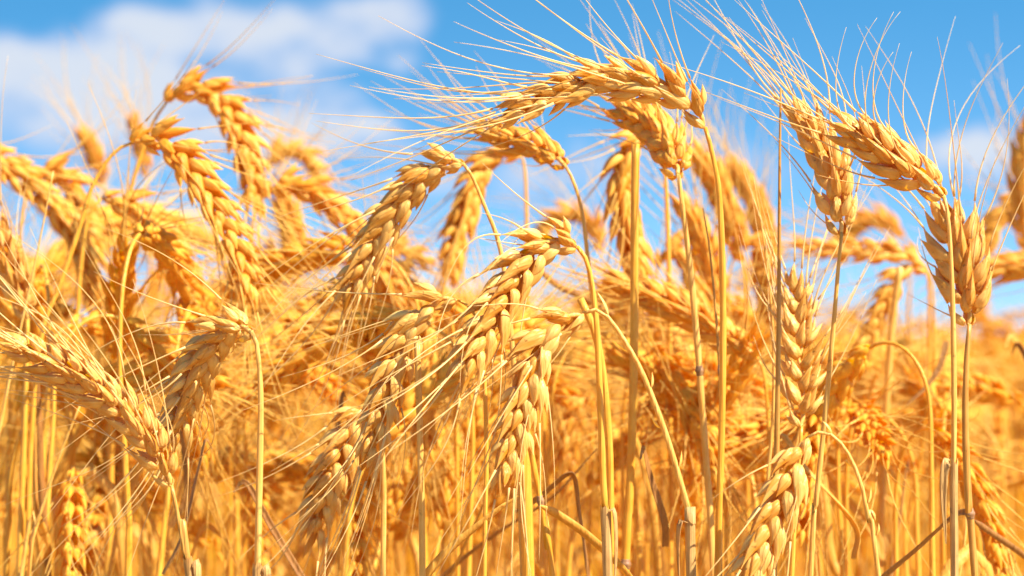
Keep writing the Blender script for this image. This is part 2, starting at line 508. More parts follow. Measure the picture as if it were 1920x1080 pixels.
# ------------------------------------------------------------------ traced stalks
# ear: photo points from its base to its tip; stem: from the ear's base down; d: distance; dz: how much farther the tip is
HERO_GROUP = 'ripe wheat stalks at the edge of the field'
H = []
def W(**k): H.append(k)
W(id='A', short='the arched top ear', label='wheat stalk whose long ear arches highest over all others, awns fanned against clear sky',
  size=1.08, step=5.6, ear=[(1322, 238), (1300, 200), (1262, 172), (1200, 155), (1130, 150), (1040, 175), (958, 212)], d=1.05, dz=-.015, roll=0.25,
  stem=[(1322, 238), (1336, 290), (1350, 380), (1356, 600), (1352, 860), (1345, 1080)], stemmat='gold', r=1.45,
  aw=dict(spread=.34, bias=(-.1, .35, .45), len=(60, 95)))
W(id='B', short='the curled-awn ear', label='wheat stalk with pale leaning ear, several awns curling up from its thick end',
  open_=1.25, ear=[(1770, 368), (1745, 345), (1700, 315), (1645, 275), (1588, 238)], d=1.06, dz=.01, roll=1.0, size=1.15,
  stem=[(1770, 368), (1779, 420), (1786, 560), (1789, 760), (1788, 880), (1790, 1080)], stemmat='pale', r=1.2, sheath=870,
  aw=dict(spread=.30, bias=(-.55, .32, .40), len=(60, 95)), curl=7)
W(id='C', short='the stiff tilted ear', label='wheat stalk with stiff ear tilted upward beside a bare brown straw',
  open_=1.25, ear=[(1578, 440), (1573, 390), (1562, 330), (1535, 270), (1497, 212)], d=1.09, dz=.02, roll=1.15, size=1.12,
  stem=[(1578, 440), (1572, 500), (1562, 620), (1545, 800), (1528, 960), (1520, 1080)], stemmat='pale', r=1.2,
  aw=dict(spread=.30, bias=(-.9, .40, .45), len=(60, 95)))
W(id='D', short='the brown-stemmed ear', label='wheat stalk on purplish brown stem, its broad upright ear spreading awns to both sides',
  ear=[(1818, 608), (1813, 560), (1805, 505), (1792, 450), (1772, 402)], d=1.11, dz=.02, roll=0.95, size=1.3, open_=1.6,
  stem=[(1818, 608), (1812, 680), (1810, 800), (1817, 960), (1828, 1080)], stemmat='brown', r=1.7, node=962,
  aw=dict(spread=.85, bias=(.2, .25, .2), len=(60, 95)),
  leaves=[dict(p=[(1818, 962), (1800, 964), (1770, 985), (1720, 1032), (1650, 1090)], w=2.6, mat='brown', dz=.03)])
W(id='E', short='the greyish upright ear', label='wheat stalk with upright spiky ear standing directly above the hooked plump ear',
  open_=1.5, ear=[(1503, 800), (1502, 740), (1500, 660), (1495, 590), (1490, 530)], d=1.12, dz=.02, roll=.25, size=0.98,
  stem=[(1503, 800), (1500, 840), (1492, 950), (1484, 1080)], stemmat='gold', r=1.3,
  aw=dict(spread=.38, bias=(.45, .5, .35), len=(50, 80)))
W(id='F', short='the hooked plump ear', label='wheat stalk hooked sharply over, plump ear of two clear grain rows running out of frame',
  neck=True, ear=[(1512, 822), (1496, 850), (1478, 900), (1450, 970), (1422, 1040), (1396, 1110)], d=1.03, dz=-.01, roll=.12, size=1.15, step=5.7,
  stem=[(1512, 822), (1526, 812), (1545, 810), (1565, 820), (1590, 850), (1615, 910), (1630, 985), (1648, 1085)], stemmat='pale', r=1.05,
  aw=dict(skip=.38, spread=.35, bias=(-.5, -.35, .4), len=(55, 85)))
W(id='G', short='the shaggy central ear', label='wheat stalk in the middle with shaggy ear of flared, hooked husks',
  ear=[(1082, 462), (1055, 450), (1015, 462), (975, 505), (940, 565), (905, 630), (872, 690)], d=1.05, dz=-.02, roll=.6, size=1.08, open_=1.45, step=5.0,
  stem=[(1082, 462), (1096, 480), (1108, 520), (1118, 600), (1124, 720), (1130, 880), (1134, 950), (1140, 1080)], stemmat='gold', r=1.45, sheath=950,
  aw=dict(spread=.5, bias=(-.45, -.05, .3), len=(45, 80)), hook=9)
W(id='H', short='the walking-stick ear', label='wheat stalk bent like a walking stick, bare kinked neck above its dark-gapped drooping ear',
  neck=True, ear=[(1092, 588), (1060, 600), (1025, 628), (1000, 690), (980, 760), (962, 830), (945, 890)], d=1.04, dz=-.01, roll=.1, size=1.1, step=5.6,
  stem=[(1092, 588), (1112, 580), (1135, 590), (1160, 622), (1200, 690), (1240, 790), (1272, 890), (1293, 975), (1296, 1080)], stemmat='pale', r=1.25, sheath=975, sheathr=2.2,
  aw=dict(skip=.38, spread=.32, bias=(.1, -.3, .35), len=(55, 90)))
W(id='I', short='the drooping two-row ear', label='wheat stalk with drooping two-row ear, thin awns sweeping far sideways, beside the shaggy ear',
  ear=[(855, 560), (815, 568), (780, 600), (750, 660), (725, 730), (705, 800), (690, 858)], d=1.06, dz=.0, roll=.1, size=1.08, step=5.5,
  stem=[(855, 560), (876, 572), (896, 605), (908, 700), (912, 880), (908, 1080)], stemmat='gold', r=1.0,
  aw=dict(skip=.38, spread=.35, bias=(-.9, .0, .4), len=(55, 85)))
W(id='J', short='the kinked-neck ear', label='wheat stalk whose dusky ear nods from a kinked pale neck against the sky',
  step=5.6, ear=[(868, 306), (840, 303), (800, 325), (750, 380), (712, 435), (680, 500), (655, 552)], d=1.13, dz=.02, roll=.25, size=1.12,
  stem=[(868, 306), (885, 330), (908, 385), (935, 455), (952, 560), (968, 760), (980, 1080)], stemmat='pale', r=1.2,
  aw=dict(spread=.32, bias=(-.3, .0, .2), len=(55, 90)))
W(id='K', short='the small ear under the arch', label='wheat stalk with small tilted ear under the arched one, stem curving down from its end',
  ear=[(1058, 308), (1020, 282), (965, 262), (903, 240)], d=1.19, dz=.04, roll=1.1, size=.95, gold=True,
  stem=[(1058, 308), (1075, 340), (1092, 400), (1106, 520), (1128, 700), (1140, 1080)], stemmat='pale', r=1.2,
  aw=dict(spread=.35, bias=(-.3, .45, .35), len=(50, 85)))
W(id='L', short='the low slanting ear', label='wheat stalk with low ear slanting up to the frame edge, awns combed out flat',
  open_=1.35, ear=[(322, 910), (300, 860), (265, 805), (205, 745), (120, 692), (28, 646)], d=1.03, dz=.0, roll=.75, size=0.92, step=4.6,
  stem=[(322, 910), (328, 940), (338, 990), (348, 1050), (356, 1080)], stemmat='brown', r=1.25, sheath=1052,
  aw=dict(spread=.55, bias=(-.75, .12, .55), len=(60, 95)))
W(id='M', short='the crossing drooping ear', label='wheat stalk with straight pale stem, its drooping ear crossing the low slanting one',
  open_=1.4, ear=[(472, 622), (440, 612), (405, 636), (372, 690), (345, 760), (318, 835)], d=1.06, dz=.03, roll=.9, size=1.02, step=4.7,
  stem=[(472, 622), (482, 650), (489, 740), (487, 880), (483, 1080)], stemmat='pale', r=1.5, sheath=1068,
  aw=dict(spread=.45, bias=(-.6, .2, .35), len=(55, 90)))
W(id='N', short='the dim hanging ear', label='wheat stalk with dim ear hanging straight down beneath the drooping two-row ear',
  open_=1.3, ear=[(690, 752), (660, 790), (630, 860), (605, 930), (590, 1010)], d=1.14, dz=.0, roll=.5, size=1.05,
  stem=[(690, 752), (706, 770), (716, 830), (720, 920), (718, 1080)], stemmat='pale', r=1.3,
  aw=dict(skip=.38, spread=.5, bias=(-.5, .1, .3), len=(50, 75)))
W(id='O', short='the ear on the looping neck', label='wheat stalk with thick looping golden neck and long drooping notched ear',
  open_=1.2, ear=[(248, 268), (285, 258), (330, 280), (372, 335), (410, 395), (445, 465), (470, 555)], d=1.24, dz=-.02, roll=.2, size=1.08, gold=True, step=5.8,
  stem=[(248, 268), (215, 285), (175, 345), (148, 430), (110, 540), (80, 620), (60, 800), (50, 1080)], stemmat='gold', r=1.3,
  aw=dict(spread=.4, bias=(.3, .0, .2), len=(45, 75)))
W(id='P', short='the tall blurred ear', label='wheat stalk with tallest ear on the cloudy side, bent over like a hook',
  open_=1.2, ear=[(312, 192), (345, 168), (385, 170), (425, 205), (450, 250), (468, 310), (482, 385)], d=1.38, dz=-.02, roll=.3, size=1.15, gold=True, step=6.2,
  stem=[(312, 192), (285, 235), (255, 320), (232, 420), (215, 560), (205, 800), (200, 1080)], stemmat='gold', r=1.3,
  aw=dict(spread=.5, bias=(.3, .3, .3), len=(45, 80)))
W(id='Q', short='the ear under the looping neck', label='wheat stalk with blurred ear sloping down beneath the looping golden neck',
  ear=[(192, 372), (240, 385), (290, 425), (335, 490), (370, 560), (392, 620)], d=1.36, dz=0, roll=.7, size=1.1, gold=True,
  stem=[(192, 372), (165, 410), (150, 520), (140, 700), (132, 1080)], stemmat='gold', r=1.3, aw=dict(spread=.5, len=(45, 80)))
W(id='R', short='the sprawling blurred ear', label='wheat stalk with blurred ear sprawling sideways below the cloud, husks turned up',
  ear=[(492, 372), (525, 350), (575, 355), (625, 392), (672, 430), (710, 490), (748, 560)], d=1.4, dz=0, roll=.3, size=1.1, gold=True, step=6.2,
  stem=[(492, 372), (475, 410), (468, 520), (462, 760), (458, 1080)], stemmat='gold', r=1.3, aw=dict(spread=.5, bias=(.2, .3, .2), len=(45, 80)))
W(id='S', short='the ear at the cloud edge', label='wheat stalk with two-toned blurred ear cut by the frame edge below the clouds',
  ear=[(-60, 280), (-5, 300), (50, 335), (100, 385), (140, 440), (165, 520)], d=1.42, dz=0, roll=.6, size=1.15, gold=True,
  stem=[(-60, 280), (-90, 320), (-105, 420), (-110, 700), (-110, 1080)], stemmat='gold', r=1.3, aw=dict(spread=.5, bias=(0, .6, .3), len=(45, 80)))
W(id='S2', short='the ear by the pale straw', label='wheat stalk with blurred ear nodding beside a pale slanting straw',
  ear=[(60, 345), (95, 325), (130, 345), (152, 400), (165, 470), (172, 560)], d=1.46, dz=0, roll=.9, size=1.15, gold=True,
  stem=[(60, 345), (45, 390), (35, 480), (20, 700), (10, 1080)], stemmat='gold', r=1.3, aw=dict(spread=.5, len=(45, 80)))
W(id='T', short='the hanging orange ear', label='wheat stalk with orange ear hanging behind a straight pale straw under the arch',
  ear=[(1215, 250), (1190, 262), (1172, 310), (1170, 380), (1182, 450), (1200, 530)], d=1.33, dz=0, roll=.8, size=1.15, gold=True,
  stem=[(1215, 250), (1235, 270), (1248, 340), (1255, 560), (1258, 1080)], stemmat='gold', r=1.3, aw=dict(spread=.5, bias=(-.5, .3, .35), len=(45, 80)))
W(id='U', short='the fat ear below the arch', label='wheat stalk with fat golden ear tucked right below the arched top ear',
  open_=1.2, ear=[(1272, 328), (1262, 290), (1238, 250), (1205, 222), (1160, 208)], d=1.15, dz=.05, roll=1.0, size=1.15, gold=True,
  stem=[(1272, 328), (1280, 390), (1296, 520), (1312, 700), (1325, 880), (1338, 1080)], stemmat='pale', r=1.6, node=690,
  aw=dict(spread=.4, bias=(-.3, .1, .3), len=(45, 80)))
W(id='V', short='the ear crossing the straws', label='wheat stalk with golden ear slanting behind two straight straws, awns brushed upward',
  ear=[(1418, 668), (1375, 640), (1320, 604), (1260, 572), (1205, 550), (1150, 530)], d=1.26, dz=.03, roll=.8, size=1.1, gold=True,
  stem=[(1418, 668), (1432, 700), (1440, 780), (1444, 920), (1446, 1080)], stemmat='gold', r=1.3,
  aw=dict(spread=.5, bias=(-.2, .7, .45), len=(50, 85)))
W(id='X', short='the pale blurred side ear', label='wheat stalk with pale upright ear cut by the frame edge above the low slanting one',
  ear=[(52, 600), (40, 550), (18, 500), (-15, 445), (-50, 400)], d=1.24, dz=.0, roll=1.0, size=1.2, open_=1.3,
  stem=[(52, 600), (50, 680), (44, 860), (36, 1080)], stemmat='gold', r=1.5, aw=dict(spread=.5, bias=(.2, .5, .35), len=(45, 80)))
def V_(**k): k['mid'] = True; H.append(k)
V_(id='W', short='the dark orange ear', label='wheat stalk with dark orange blurred ear hanging beside the kinked pale neck',
  ear=[(975, 285), (930, 290), (895, 330), (875, 390), (858, 440), (845, 510)], d=1.42, dz=0, roll=.8, size=1.15,
  stem=[(975, 285), (985, 330), (988, 500), (990, 1080)], stemmat='gold', r=1.3)
V_(id='Y', short='the far beaded ear', label='wheat stalk with far beaded ear curving down under the stiff tilted one',
  ear=[(1738, 510), (1715, 495), (1685, 520), (1655, 575), (1630, 630), (1605, 690)], d=1.45, dz=0, roll=.1, size=.95, step=5.6,
  stem=[(1738, 510), (1742, 560), (1740, 720), (1720, 900), (1690, 1080)], stemmat='gold', r=1.2)
V_(id='Z', short='the far level ear', label='wheat stalk with far ear lying almost level behind the stiff tilted stem',
  ear=[(1735, 498), (1700, 478), (1640, 470), (1570, 468), (1500, 458)], d=1.5, dz=0, roll=.1, size=.95, step=5.6,
  stem=[(1735, 498), (1748, 540), (1752, 700), (1755, 1080)], stemmat='gold', r=1.3)
V_(id='AA', label='wheat stalk with short smudged ear showing beside the thick end of the curled-awn ear',
  ear=[(1695, 440), (1660, 415), (1620, 418), (1580, 450)], d=2.0, dz=0, roll=.8, size=1.3,
  stem=[(1695, 440), (1705, 520), (1700, 1080)], stemmat='gold', r=1.3)
V_(id='BB', label='wheat stalk with tall orange ear sliced by the frame edge beside open sky',
  ear=[(1928, 470), (1922, 400), (1922, 330), (1930, 240)], d=1.6, dz=0, roll=1.0, size=1.3,
  stem=[(1928, 470), (1930, 700), (1930, 1080)], stemmat='gold', r=1.3)
V_(id='BC', label='wheat stalk with dark knobbly ear nodding beside the brown-stemmed broad ear',
  ear=[(1960, 370), (1925, 372), (1890, 395), (1868, 420), (1850, 470)], d=1.75, dz=0, roll=.3, size=1.2,
  stem=[(1960, 370), (1980, 440), (1980, 1080)], stemmat='gold', r=1.3)
V_(id='BD', label='wheat stalk with level golden ear poking out behind the brown-stemmed broad ear',
  ear=[(2010, 505), (1960, 498), (1910, 500), (1860, 508)], d=1.5, dz=0, roll=.9, size=1.2,
  stem=[(2010, 505), (2030, 560), (2035, 1080)], stemmat='gold', r=1.3)
V_(id='CC', label='wheat stalk with blurred ear rising past the straight stems of the arched ear',
  ear=[(1392, 490), (1372, 420), (1345, 350), (1305, 285)], d=1.5, dz=0, roll=1.0, size=1.2,
  stem=[(1392, 490), (1402, 600), (1408, 1080)], stemmat='gold', r=1.4)
V_(id='DD', label='wheat stalk with narrow blurred ear leaning in the gap before the bare brown straw',
  ear=[(1452, 480), (1430, 420), (1405, 360), (1375, 310)], d=1.75, dz=0, roll=.9, size=1.2,
  stem=[(1452, 480), (1462, 600), (1462, 1080)], stemmat='gold', r=1.4)
V_(id='EE', label='wheat stalk with small level ear just under the tip of the dusky nodding ear',
  ear=[(700, 470), (735, 465), (770, 472), (805, 490)], d=1.62, dz=0, roll=.1, size=1.0,
  stem=[(700, 470), (680, 500), (672, 700), (670, 1080)], stemmat='gold', r=1.2)
V_(id='FF', label='wheat stalk with washed-out ear peeping above the sprawling blurred ear',
  ear=[(500, 318), (520, 290), (555, 285), (585, 310), (600, 350)], d=1.95, dz=0, roll=.8, size=1.2,
  stem=[(500, 318), (488, 380), (482, 600), (480, 1080)], stemmat='gold', r=1.2)
V_(id='HH', label='wheat stalk with faint upright ear between the frame edge and looping neck',
  ear=[(195, 345), (185, 310), (172, 280), (155, 250)], d=1.9, dz=0, roll=.8, size=1.1,
  stem=[(195, 345), (205, 500), (208, 1080)], stemmat='gold', r=1.2)
V_(id='HI', label='wheat stalk with faint ear peeping out over the start of the looping neck',
  ear=[(275, 330), (268, 290), (262, 262), (250, 225)], d=1.85, dz=0, roll=.8, size=1.0,
  stem=[(275, 330), (282, 500), (285, 1080)], stemmat='gold', r=1.2)
V_(id='II', label='wheat stalk with blurred ear hanging behind the straight stem near the drooping two-row ear',
  ear=[(830, 590), (805, 600), (795, 660), (792, 740), (800, 840)], d=1.28, dz=0, roll=.8, size=1.1,
  stem=[(830, 590), (848, 610), (855, 760), (858, 1080)], stemmat='gold', r=1.3)
V_(id='JJ', label='wheat stalk with blurred ear leaning between the walking-stick ear and its own stem',
  ear=[(1108, 735), (1090, 752), (1072, 800), (1062, 860), (1058, 910)], d=1.42, dz=0, roll=.6, size=1.1,
  stem=[(1108, 735), (1112, 760), (1108, 900), (1104, 1080)], stemmat='gold', r=1.2)
V_(id='KK', label='wheat stalk with blurred ear bowed over behind the straws under the crossing golden ear',
  ear=[(1215, 610), (1250, 625), (1285, 670), (1305, 730), (1312, 800)], d=1.45, dz=0, roll=.6, size=1.1,
  stem=[(1215, 610), (1198, 640), (1190, 800), (1188, 1080)], stemmat='gold', r=1.2)
V_(id='LL', label='wheat stalk with bright washed-out upright ear in the gap under the sprawling ear',
  ear=[(560, 520), (555, 470), (545, 420), (530, 370)], d=1.7, dz=0, roll=1.0, size=1.3,
  stem=[(560, 520), (562, 700), (562, 1080)], stemmat='gold', r=1.4)
V_(id='MM', label='wheat stalk with low blurred ear pointing down behind the low slanting ear',
  ear=[(190, 800), (200, 780), (212, 830), (215, 900), (212, 960)], d=1.4, dz=0, roll=.7, size=1.1,
  stem=[(190, 800), (178, 830), (172, 1080)], stemmat='gold', r=1.2)

V_(id='CA', label='wheat stalk with blurred ear rising between the straws above the crossing golden ear',
  ear=[(1345, 570), (1335, 505), (1312, 440), (1282, 385)], d=1.4, dz=0, roll=.9, size=1.1,
  stem=[(1345, 570), (1350, 660), (1352, 800), (1352, 1080)], stemmat='gold', r=1.2)
V_(id='CB', label='wheat stalk with blurred ear bowed down behind the stem of the fat golden ear',
  ear=[(1235, 500), (1255, 470), (1285, 490), (1300, 545), (1308, 610)], d=1.48, dz=0, roll=.5, size=1.1,
  stem=[(1235, 500), (1222, 560), (1215, 760), (1212, 1080)], stemmat='gold', r=1.2)
V_(id='CF', label='wheat stalk with blurred ear bent over just before the bare brown straw',
  ear=[(1380, 470), (1400, 450), (1425, 478), (1436, 530), (1440, 590)], d=1.52, dz=0, roll=.5, size=1.1,
  stem=[(1380, 470), (1366, 540), (1362, 760), (1360, 1080)], stemmat='gold', r=1.2)
V_(id='CE', label='wheat stalk with pale smudged ear behind the stem of the small tilted ear',
  ear=[(1130, 470), (1112, 425), (1080, 405), (1040, 410), (1020, 440)], d=1.9, dz=0, roll=.8, size=1.2,
  stem=[(1130, 470), (1136, 600), (1138, 1080)], stemmat='gold', r=1.2)
V_(id='CG', label='wheat stalk with blurred ear drooping in the gap under the dusky nodding ear',
  ear=[(705, 500), (725, 490), (752, 520), (765, 570), (772, 630)], d=1.45, dz=0, roll=.4, size=1.0,
  stem=[(705, 500), (690, 540), (684, 760), (682, 1080)], stemmat='gold', r=1.2)

def stem_path(h):
    d = h['d']
    P = np.array(h['stem'], float)
    pts = px2w(P[:, 0], P[:, 1], d)
    # depth eases in behind/forward of the ear's base is nil; on to the ground with the last lean damped
    lean = pts[-1] - pts[-2]; lean = lean / max(abs(lean[2]), 1e-6)
    z = pts[-1][2]
    lx = float(np.clip(lean[0], -.15, .15))
    k1 = pts[-1] + np.array([lx * z * .35, 0, -z * .45]); k2 = np.array([pts[-1][0] + lx * z * .5, pts[-1][1] + .01, 0.0])
    return np.vstack([pts, k1, k2])

MATS = {'gold': M_STEM, 'pale': M_STEMP, 'brown': M_STEMB}
def build_sheath(parent, C, R, py, base, r, fat=None):
    """the dry leaf sheath that wraps the stem from photo height py down."""
    _, yy_, _ = w2px(C)
    i0 = int(np.argmin(np.abs(yy_ - py)))
    Q = C[i0:]
    n = len(Q)
    s = np.linspace(0, 1, n)
    rr = R[i0:] * 1.30 + 0.0002
    if fat: rr = np.maximum(rr, fat * .001)
    rr = rr * (1 + .10 * np.exp(-np.linspace(0, 40, n)))
    mb = MB()
    jag = r.uniform(-0.0022, 0.0012, 12)
    tube(mb, Q, rr, 12, cap=False, jag=jag)
    sh = obj('leaf_sheath', mb.mesh('leaf_sheath', M_SHEATH, base), parent)
    # a withered blade stub curling down from the rim
    T = tangents(Q)
    sd = 1 if r.random() < .5 else -1
    p0 = Q[0] + np.array([sd * rr[0] * .9, -rr[0] * .4, -.001])
    tail = [p0, p0 + np.array([sd * .0016, -.0006, .0010]), p0 + np.array([sd * .0026, -.0005, -.004]), p0 + np.array([sd * .0028, .0005, -.016]), p0 + np.array([sd * .0018, .001, -.035])]
    mb = MB()
    ribbon(mb, catmull(np.array(tail), 18), np.linspace(.0022, .0004, 18), r.uniform(0, 3), r.uniform(-.6, .6))
    obj('leaf', mb.mesh('leaf', M_SHEATH, base), parent)
    return sh

def build_node(parent, C, R, py, base, mat=M_NODE):
    _, yy_, _ = w2px(C)
    i0 = int(np.argmin(np.abs(yy_ - py)))
    t = tangents(C)[i0]
    s = np.linspace(-1, 1, 9)
    Q = C[i0] + t * (s * .0024)[:, None]
    mb = MB()
    tube(mb, Q, R[i0] * (1.04 + .34 * np.exp(-(s / .45) ** 2)), 12)
    obj('node', mb.mesh('node', mat, base), parent)

def build_hero(h, idx):
    r = np.random.default_rng(1000 + idx)
    d, dz = h['d'], h.get('dz', 0)
    sp = stem_path(h)
    C = catmull(sp, 150)
    base = C[-1].copy()
    e = np.array(h['ear'], float)
    ed = d + dz * np.linspace(0, 1, len(e))
    E = catmull(px2w(e[:, 0], e[:, 1], ed), 80)
    root = empty('wheat_stalk', base)
    tag(root, h['label'], 'wheat', HERO_GROUP)
    L = np.linspace(0, np.linalg.norm(np.diff(C, axis=0), axis=1).sum(), len(C))
    R = h['r'] * .001 * (0.62 + 0.38 * np.clip(L / .06, 0, 1)) * (1 + .12 * np.clip((L - .1) / .5, 0, 1))
    R = R * (1 + 0.03 * np.sin(L * 300 + idx))
    mid = h.get('mid')
    mb = MB(); tube(mb, C, R, 8 if mid else 14)
    obj('stem', mb.mesh('stem', MATS[h['stemmat']], base), root)
    if h.get('sheath'): build_sheath(root, C, R, h['sheath'], base, r, h.get('sheathr'))
    if h.get('node'): build_node(root, C, R, h['node'], base)
    for lf in h.get('leaves', []):
        p = np.array(lf['p'], float)
        Q = catmull(px2w(p[:, 0], p[:, 1], d + lf.get('dz', 0) * np.linspace(0, 1, len(p))), 40)
        w = lf['w'] * .001 * np.concatenate([np.linspace(.5, 1, 8), np.linspace(1, .75, 32)])
        mb = MB(); ribbon(mb, Q, w, lf.get('roll', .6), lf.get('twist', 1.2), .5)
        obj('leaf', mb.mesh('leaf', M_LEAFB if lf['mat'] == 'brown' else M_LEAF, base), root)
    hm = M_HUSKG if h.get('gold') or mid else M_HUSK
    am = M_AWNG if h.get('gold') or mid else M_AWN
    lays = ear_layout(E, h['roll'], h.get('step', 5.3) * .001, h.get('size', 1.0), r, h.get('open_', 1.0))
    aw = h.get('aw', dict(spread=.5, len=(45, 80)))
    # rachis: a zigzag axis with a swelling under every spikelet
    zig = np.array([l[2] - l[5] * l[3] * .0001 for l in lays]); zig = np.vstack([E[0], zig])
    zr = .0011 * (1 - .5 * np.linspace(0, 1, len(zig)))
    mb = MB(); tube(mb, catmull(zig, len(zig) * 3), np.interp(np.linspace(0, 1, len(zig) * 3), np.linspace(0, 1, len(zig)), zr), 8)
    if h.get('neck'):
        Tn = tangents(C)
        for k in range(5):
            i = 2 + k * 3
            V, F, f3 = shell(r.uniform(.004, .008) * (1 if k else 1.5), .0021, .0018, 6, 8, .0003, .5, r.uniform(0, .001), .35, r)
            Z = nrm(-Tn[i] + UPV * .1); X = nrm(np.cross(Z, FWD)) * (1 if k % 2 else -1); X = nrm(X - Z * np.dot(X, Z)); Y = np.cross(Z, X)
            Z2 = nrm(Z + X * .35)
            mb.add(V @ np.stack([X, Y, Z2], 1).T + C[i] + X * R[i] * .7, F, f3)
    if mid:
        ab = MB()
        for k, ly in enumerate(lays):
            (v, f4, f3), roots = SP2[int(r.integers(len(SP2)))]
            mb.add(v @ (ly[0] * ly[1]).T + ly[2], f4, f3)
            for q, rt in enumerate(roots[:2]):
                p0, d0, d1, LL = awn_dirs(ly, rt, q, r, aw)
                tube_lite(ab, awn_curve(p0, d0, d1, LL, r, 8), np.linspace(.00042, .00011, 8), 3)
        ear = obj('ear', mb.mesh('ear', hm, base), root)
        obj('beard', ab.mesh('beard', am, base), root)
        return root
    ear = obj('ear', mb.mesh('ear', M_STEMP, base), root)
    n = len(lays)
    for k, ly in enumerate(lays):
        i = int(r.integers(len(SP3)))
        so = obj('spikelet', sp3_mesh(i, hm), ear)
        M4 = Matrix.Identity(4)
        RR = ly[0] * ly[1]
        for a in range(3):
            for b in range(3): M4[a][b] = RR[a][b]
            M4[a][3] = (ly[2] - base)[a]
        so.matrix_local = M4
        for q, rt in enumerate(SP3[i][1]):
            if q == 2 and r.random() > .35: continue
            if q < 2 and r.random() < aw.get('skip', .10): continue
            p0, d0, d1, LL = awn_dirs(ly, rt, q, r, aw)
            curl, cv_ = 0.0, None
            if q == 2: LL *= .6
            if h.get('curl') and k < h['curl'] and ly[3] * ly[5][2] > 0:
                d1 = nrm(nrm(d0) * .1 + UPV * r.uniform(.5, 1.0) + RGT * r.uniform(.1, 1.0)); LL *= .8
                cv_ = UPV; curl = .6
            if h.get('hook') and k < h['hook'] and r.random() < .3:
                d1 = nrm(ly[4] * .8 - UPV * .8 + RGT * r.uniform(-.2, .5) - FWD * .2); LL *= .55
            c = awn_curve(p0, d0, d1, LL, r, 16, .08, curl, cv_)
            mb = MB(); tube(mb, c, .00055 * np.interp(np.linspace(0, 1, 16), [0, .12, .45, 1], [1, .66, .42, .13]), 6)
            obj('awn', mb.mesh('awn', am, base), ear)
    return root

for idx, h in enumerate(H):
    build_hero(h, idx)

# straws without an ear in view, and broken leaves, standing between the ears
def straw(label, pts, d, r_mm, mat, sheath=None, node=None, tip=True):
    h = dict(stem=pts, d=d)
    r = np.random.default_rng(int(abs(pts[0][0])) + 5)
    C = catmull(stem_path(h), 120); base = C[-1].copy()
    root = empty('wheat_straw', base)
    tag(root, label, 'straw', 'straws standing between the ears')
    L = np.linspace(0, 1, len(C))
    R = r_mm * .001 * ((.25 + .75 * np.clip(L / .25, 0, 1)) if tip else np.ones(len(C)))
    mb = MB(); tube(mb, C, R, 12)
    obj('stem', mb.mesh('stem', mat, base), root)
    if sheath: build_sheath(root, C, R, sheath, base, r)
    if node: build_node(root, C, R, node, base)
straw('bare brown straw without an ear, pointing up beside the stiff tilted ear', [(1464, 165), (1462, 300), (1460, 600), (1456, 860), (1450, 1080)], 1.1, 1.75, M_STEMB)
straw('straight yellow straw standing in front of the hanging orange ear', [(1192, 270), (1190, 420), (1188, 700), (1180, 940), (1172, 1080)], 1.16, 2.0, M_STEM, node=1055, tip=False)
straw('thin brownish straw crossing behind the stem of the arched ear', [(1318, 390), (1332, 480), (1346, 640), (1352, 800), (1350, 1080)], 1.14, 1.4, M_STEMB, node=690)
straw('leaning greyish straw beside the bare brown one', [(1412, 330), (1432, 450), (1448, 600), (1450, 760), (1440, 900), (1432, 1080)], 1.16, 1.35, M_STEMP)
straw('pale straw standing upright beside the stem of the drooping two-row ear', [(782, 640), (786, 760), (790, 920), (792, 1080)], 1.05, 1.4, M_STEMP, tip=False)
straw('thick yellow straw rising under the tip of the walking-stick ear', [(978, 800), (984, 900), (990, 1080)], 1.13, 3.1, M_STEM, tip=False)
straw('yellow straw bending aside below the walking-stick ear, broken at a joint', [(985, 790), (1002, 880), (1016, 955), (1028, 1040), (1036, 1080)], 1.07, 1.3, M_STEM, node=952, tip=False)
straw('pale slanting blurred straw below the clouds, near the frame edge', [(100, 320), (85, 400), (60, 520), (20, 700), (-20, 900), (-60, 1080)], 1.2, 1.3, M_STEMP)
straw('golden straw standing next to the shaggy ear stem', [(1088, 560), (1120, 640), (1140, 800), (1148, 1080)], 1.1, 1.7, M_STEM, tip=False)
straw('brown blurred straw standing low beside the low slanting ear', [(64, 700), (66, 850), (70, 960), (84, 1080)], 1.25, 1.5, M_STEMB)
straw('pale blurred straw leaning low beneath the combed-out awns', [(150, 760), (110, 860), (70, 980), (40, 1080)], 1.2, 1.8, M_STEMP, tip=True)
straw('far pale straw standing clear in the golden haze below the beaded ear', [(1688, 500), (1672, 620), (1660, 800), (1652, 960), (1648, 1080)], 1.4, 2.0, M_STEMP, tip=False)

def leaf_thing(label, pts, d, dz, w, mat, roll, twist):
    p = np.array(pts, float)
    Q = catmull(px2w(p[:, 0], p[:, 1], d + dz * np.linspace(0, 1, len(p))), 60)
    base = Q[-1].copy()
    mb = MB(); wv = w * .001 * np.interp(np.linspace(0, 1, 60), [0, .12, .6, 1], [.25, .9, 1, .85])
    ribbon(mb, Q, wv, roll, twist, .45)
    o = obj('dry_leaf', mb.mesh('dry_leaf', mat, base)); o.location = base
    tag(o, label, 'leaf', 'dry leaves hanging between the stalks')
leaf_thing('folded pale dry leaf slanting up below the walking-stick ear', [(972, 930), (900, 985), (840, 1035), (795, 1085), (760, 1130)], 1.06, .0, 2.2, M_LEAF, .4, 1.0)
leaf_thing('pale broken leaf slanting down from the jointed yellow straw', [(1012, 948), (1045, 965), (1095, 1000), (1150, 1050), (1190, 1095)], 1.06, .02, 2.0, M_LEAF, .9, .8)
leaf_thing('dark brown bent leaf behind the jointed yellow straw', [(965, 960), (1010, 930), (1060, 888), (1080, 895), (1088, 960), (1100, 1040), (1112, 1120)], 1.16, .0, 2.4, M_LEAFB, .7, 1.4)
